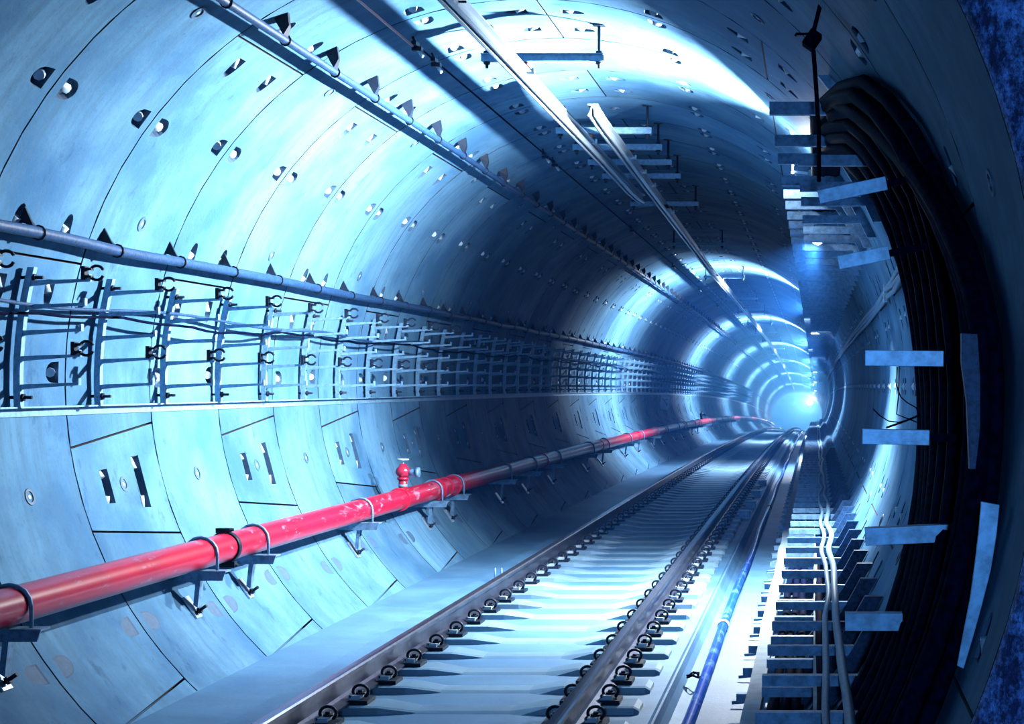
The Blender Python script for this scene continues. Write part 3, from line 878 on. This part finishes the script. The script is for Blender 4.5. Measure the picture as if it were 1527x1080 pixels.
for n, y in enumerate(yu):
    loc = (0, y, ZA-drop(y)); rot = (slope(y), 0, 0)
    lab = ['topmost and nearest upper cable rack, its arm standing alone', 'second upper cable rack, just above the nearest flood lamp', 'third upper cable rack, its arm crossing the nearest flood lamp', 'fourth upper cable rack, just below the nearest flood lamp', 'fifth upper cable rack, second below the nearest flood lamp'][n] if n < 5 else 'upper cable rack in the dense receding stack on the right'
    if n < 30:
        t = tag(empty('upper_cable_rack', loc, None, rot), lab, 'rack', 'upper racks on the right wall')
        for nm, me in UR: obj(nm, me, t)
    else: tag(obj('upper_cable_rack', urm, None, loc, rot), lab, 'rack', 'upper racks on the right wall')
# cables lying on them, sweeping down the wall in the foreground
def sweep_cable(k, n, r, y_end):
    x0 = 2.00+.030*(k % 6); z0 = ZA+1.57+.035+(.05 if k > 5 else 0)
    yt = 6.35+2.35*k/(n-1)+.05*math.sin(k*2.3)     # where it meets the wall
    pts = []
    for j in range(10): pts.append(bent((x0+.006*math.sin(j+k), y_end-(y_end-14)*j/9, z0)))
    rr = R-.055-(.05 if k % 3 == 1 else 0)
    pts += [Vector((x0, yt+4.0, z0)), Vector((x0, yt+2.6, z0))]
    pts += [pol(rr-.02, 35.5, yt+1.5), pol(rr, 32.5, yt+.85), pol(rr, 28.5, yt+.45), pol(rr, 24, yt+.18)]
    a = 19.0
    while a > -62:
        f = max(0, min(1, (8-a)/44)); f = f*f*(3-2*f); g = max(0, (-36-a)/26)
        y = yt*(1-f)+(5.35+.075*k)*f-.3*g+.05*math.sin(a*.07+k*2.1)
        pts.append(pol(rr+.008*math.sin(a*.11+k*1.7), a, y)); a -= 4
    mb = MB(); mb.tube(pts, r, 8)
    return mb
NC = 17
for k in range(NC):
    mb = sweep_cable(k, NC, .034+.005*(k % 3), 95 if k < 6 else 40)
    lab = 'thick black power cable sweeping down the right wall, '+('outermost, nearest the viewer' if k == 0 else 'innermost, nearest the bright wall patch' if k == NC-1 else 'inside the bundle, '+('front half' if k < NC//2 else 'back half'))
    tag(mb.build('power_cable', M['cable']), lab, 'cable', 'black power cables on the right wall')
# second bundle, nearer
for k in range(8):
    pts = []; a = 35
    off = .05+(.06 if k > 4 else 0)
    while a > -60:
        f = max(0, min(1, (0-a)/42)); yb = 5.42+.075*(k % 5)
        pts.append(pol(R-off-.01*math.sin(a*.08+k), a, yb-.55*f*f+.03*math.sin(a*.05+k*1.3)+2.6*max(0, (a-2)/33)**1.5)); a -= 4
    mb = MB(); mb.tube(pts, .030+.004*(k % 3), 8)
    tag(mb.build('feeder_cable', M['cable']), 'black feeder cable in the nearer bundle hanging down the right wall', 'cable', 'nearer black cable bundle on the right')
# black box where cables leave the vault, with its drop cable
p = at(1211, 60, 7.2)
e = tag(empty('cable_box', p), 'small black box on the vault from which a cable drops', 'box')
mb = MB(); mb.box((0, 0, 0), (.062, .09, .085), Matrix.Rotation(math.radians(35), 3, 'Y')); mb.build('box_body', M['cable'], e, bevel=.006)
q = pol(R, 33, 7.2)-p
mb = MB(); mb.tube([(0, 0, 0), (-.02, 0, .03), (-.075, 0, .03), (-.08, 0, .02)], .007, 6); mb.tube([(0, .03, .02), (.02, .03, .10), (.05, .03, .22)], .012, 6); mb.build('mounting_strap', M['cable'], e)
pts = [at(1213, 75, 7.2), at(1217, 130, 7.25), at(1221, 200, 7.4), at(1221, 270, 7.6)]
mb = MB(); mb.tube([q-p for q in pts], .011, 8); mb.build('drop_cable', M['cable'], e)
# single brackets in the foreground that hold the bundles
def arm_plate(u0, v0, u1, v1, y, h, lab, wall_end=True, name='bracket_arm'):
    a = at(u0, v0, y); b = at(u1, v1, y); d = (b-a); L = d.length; an = -math.atan2(d.z, d.x)
    e = tag(empty(name, (a+b)/2, None, (0, an, 0)), lab, 'bracket', 'single bracket arms in front of the cables')
    mb = MB(); mb.box((0, 0, 0), (L, .006, h)); mb.box((0, .028, h/2-.003), (L, .055, .006)); mb.build('channel', M['plate'], e, bevel=.0015)
    # root plate reaching back to the wall
    c = (a+b)/2
    if wall_end:
        zz = b.z-ZA; wx = rw_(zz)-c.x
        mb = MB(); mb.box(((L/2+wx)/2, .035, 0), (max(.02, wx-L/2)+.02, .02, h*.5)); mb.build('root_plate', M['cable'], e)
    return e
arm_plate(1290, 534, 1407, 535, 6.15, .064, 'horizontal bracket arm level with the bright right wall patch')
arm_plate(1286, 651, 1386, 653, 6.15, .062, 'horizontal bracket arm just below the bright right wall patch')
arm_plate(1290, 801, 1423, 795, 6.0, .070, 'slightly tilted bracket arm in the lower right, with torn upper edge')
arm_plate(1260, 928, 1346, 928, 6.2, .072, 'lowest horizontal bracket arm above the floor racks')
arm_plate(1250, 392, 1326, 377, 6.6, .060, 'tilted bracket arm just above the three pale conduits')
arm_plate(1221, 294, 1322, 273, 6.6, .060, 'steeply tilted bracket arm near the upper rack stack')
# tapered plate and posts in front of the nearer bundle
def outline(pts, y, th, name, mat, lab, cat):
    base = at(*pts[0], y); mb = MB()
    f = [at(u, v, y)-base for u, v in pts]; n = len(f)
    mb.loft([f, [p+Vector((0, th, 0)) for p in f]])
    return tag(mb.build(name, mat, None, base, bevel=.002), lab, cat)
outline([(1463, 748), (1491, 753), (1486, 800), (1478, 850), (1464, 905), (1450, 955), (1437, 998), (1427, 993), (1436, 945), (1447, 890), (1455, 830), (1460, 785)], 5.15, .012, 'tapered_plate', M['plate'], 'tall tapered pale steel plate standing at the lower right', 'plate')
outline([(1446, 1038), (1478, 1050), (1470, 1082), (1434, 1082)], 5.2, .012, 'plate_stub', M['plate'], 'short pale plate at the bottom right picture edge', 'plate')
outline([(1434, 497), (1458, 498), (1462, 560), (1462, 640), (1455, 700), (1446, 700), (1442, 600), (1434, 540)], 5.3, .05, 'cover_channel', M['conduit'], 'dark blue cover channel standing beside the black cable bundle', 'cover')
# three pale conduits on the right wall
for k in range(3):
    pts = []
    yy = [8.3, 9.0, 10, 11, 12]+[14+3*j for j in range(20)]
    for y in yy:
        a = math.degrees(math.asin((.71+(.035 if y < 12 else .03)*(k-1))/(R-.04)))
        if y > 12: a -= .4
        q = pol(R-.045, a+.5*wb(y, k*7), y); pts.append(bent(q))
    mb = MB(); mb.tube(pts, .017, 8)
    tag(mb.build('pale_conduit', M['pale_pipe']), ['pale corrugated conduit on the right wall, lowest of three', 'pale corrugated conduit on the right wall, middle of three', 'pale corrugated conduit on the right wall, topmost of three'][k], 'conduit', 'three pale conduits on the right wall')
mb = MB(); q = pol(R-.05, 15.4, 12); mb.box((0, 0, 0), (.03, .05, .14)); tag(mb.build('conduit_clamp', M['sign'], None, q), 'white clamp holding the three pale conduits', 'clamp')
# thin stray wires before the bright wall patch
for k, pp in enumerate(([(1338, 548), (1337, 575), (1343, 592), (1352, 600), (1366, 608), (1372, 622)], [(1302, 610), (1312, 620), (1325, 628), (1340, 630), (1356, 626), (1385, 612)],
                        [(1322, 638), (1345, 630), (1365, 622), (1388, 610)], [(1341, 545), (1340, 590), (1337, 618), (1350, 623), (1368, 630)])):
    mb = MB(); yy = 8.2; base = at(*pp[0], yy); mb.tube([at(u, v, yy-.25*j/len(pp))-base for j, (u, v) in enumerate(pp)], .0035 if k != 2 else .006, 5)
    tag(mb.build('stray_wire', M['cable'], None, base), ['thin stray wire hanging down before the bright right wall patch', 'thin stray wire sagging across the bright right wall patch', 'thicker stray wire rising to the black cables', 'thin stray wire curling at the foot of the bright patch'][k], 'wire', 'stray wires at the right wall')

# ================================================================ HAZE
def haze(name, lab, y0, y1, dens, col=(.45, .75, 1.0), aniso=.2):
    mb = MB(); secs = []; y = y0
    while True:
        secs.append([bent(pol(R-.02, 360*k/32, y)) for k in range(32)])
        if y >= y1: break
        y = min(y1, y+8)
    mb.loft(secs)
    m = bpy.data.materials.new(name); m.use_nodes = True; nt = m.node_tree; nt.nodes.clear()
    o = nt.nodes.new('ShaderNodeOutputMaterial'); v = nt.nodes.new('ShaderNodeVolumeScatter')
    v.inputs['Density'].default_value = dens; v.inputs['Color'].default_value = (*col, 1); v.inputs['Anisotropy'].default_value = aniso
    ab = nt.nodes.new('ShaderNodeVolumeAbsorption'); ab.inputs['Density'].default_value = dens; ab.inputs['Color'].default_value = (*col, 1)
    ad = nt.nodes.new('ShaderNodeAddShader'); nt.links.new(v.outputs[0], ad.inputs[0]); nt.links.new(ab.outputs[0], ad.inputs[1])
    nt.links.new(ad.outputs[0], o.inputs['Volume'])
    ob = tag(mb.build(name, m), lab, 'haze', None, 'stuff')
    bm = bmesh.new(); bm.from_mesh(ob.data); bmesh.ops.recalc_face_normals(bm, faces=bm.faces); bm.to_mesh(ob.data); bm.free()
HAZE = True
if HAZE:
    haze('haze', 'thin deep blue haze in the dark stretch behind the nearest lamp', 13.5, 54, .0045, (.05, .28, 1.0))
    haze('haze', 'blue haze thickening towards the far end of the tunnel', 55, 148, .010, (.16, .55, 1.0))
    haze('haze', 'thick pale blue haze filling the far end of the tunnel', 149, 236, .10, (.26, .66, 1.0))
# far end
mb = MB(); mb.tube([(0, YF+RW*NR-.1, ZA-drop(YF+RW*NR)), (0, YF+RW*NR+.1, ZA-drop(YF+RW*NR))], R+.2, 48)
tag(mb.build('wall_far', M['lining']), kind='structure')
lamp(168, (-.15, -1, -.1), 5000, .7, 'extra_lamp', 'large light added to brighten the haze at the far end', x=1.35, zr=1.75, body=(.9, .9, .2), lens=.38, spread=170)  # added light that makes the far haze glow, not one of the lamp rows
SC.cycles.volume_bounces = 1
SC.cycles.max_bounces = 8
SC.cycles.volume_step_rate = 2
SC.cycles.use_denoising = True
SC.cycles.sample_clamp_indirect = 4
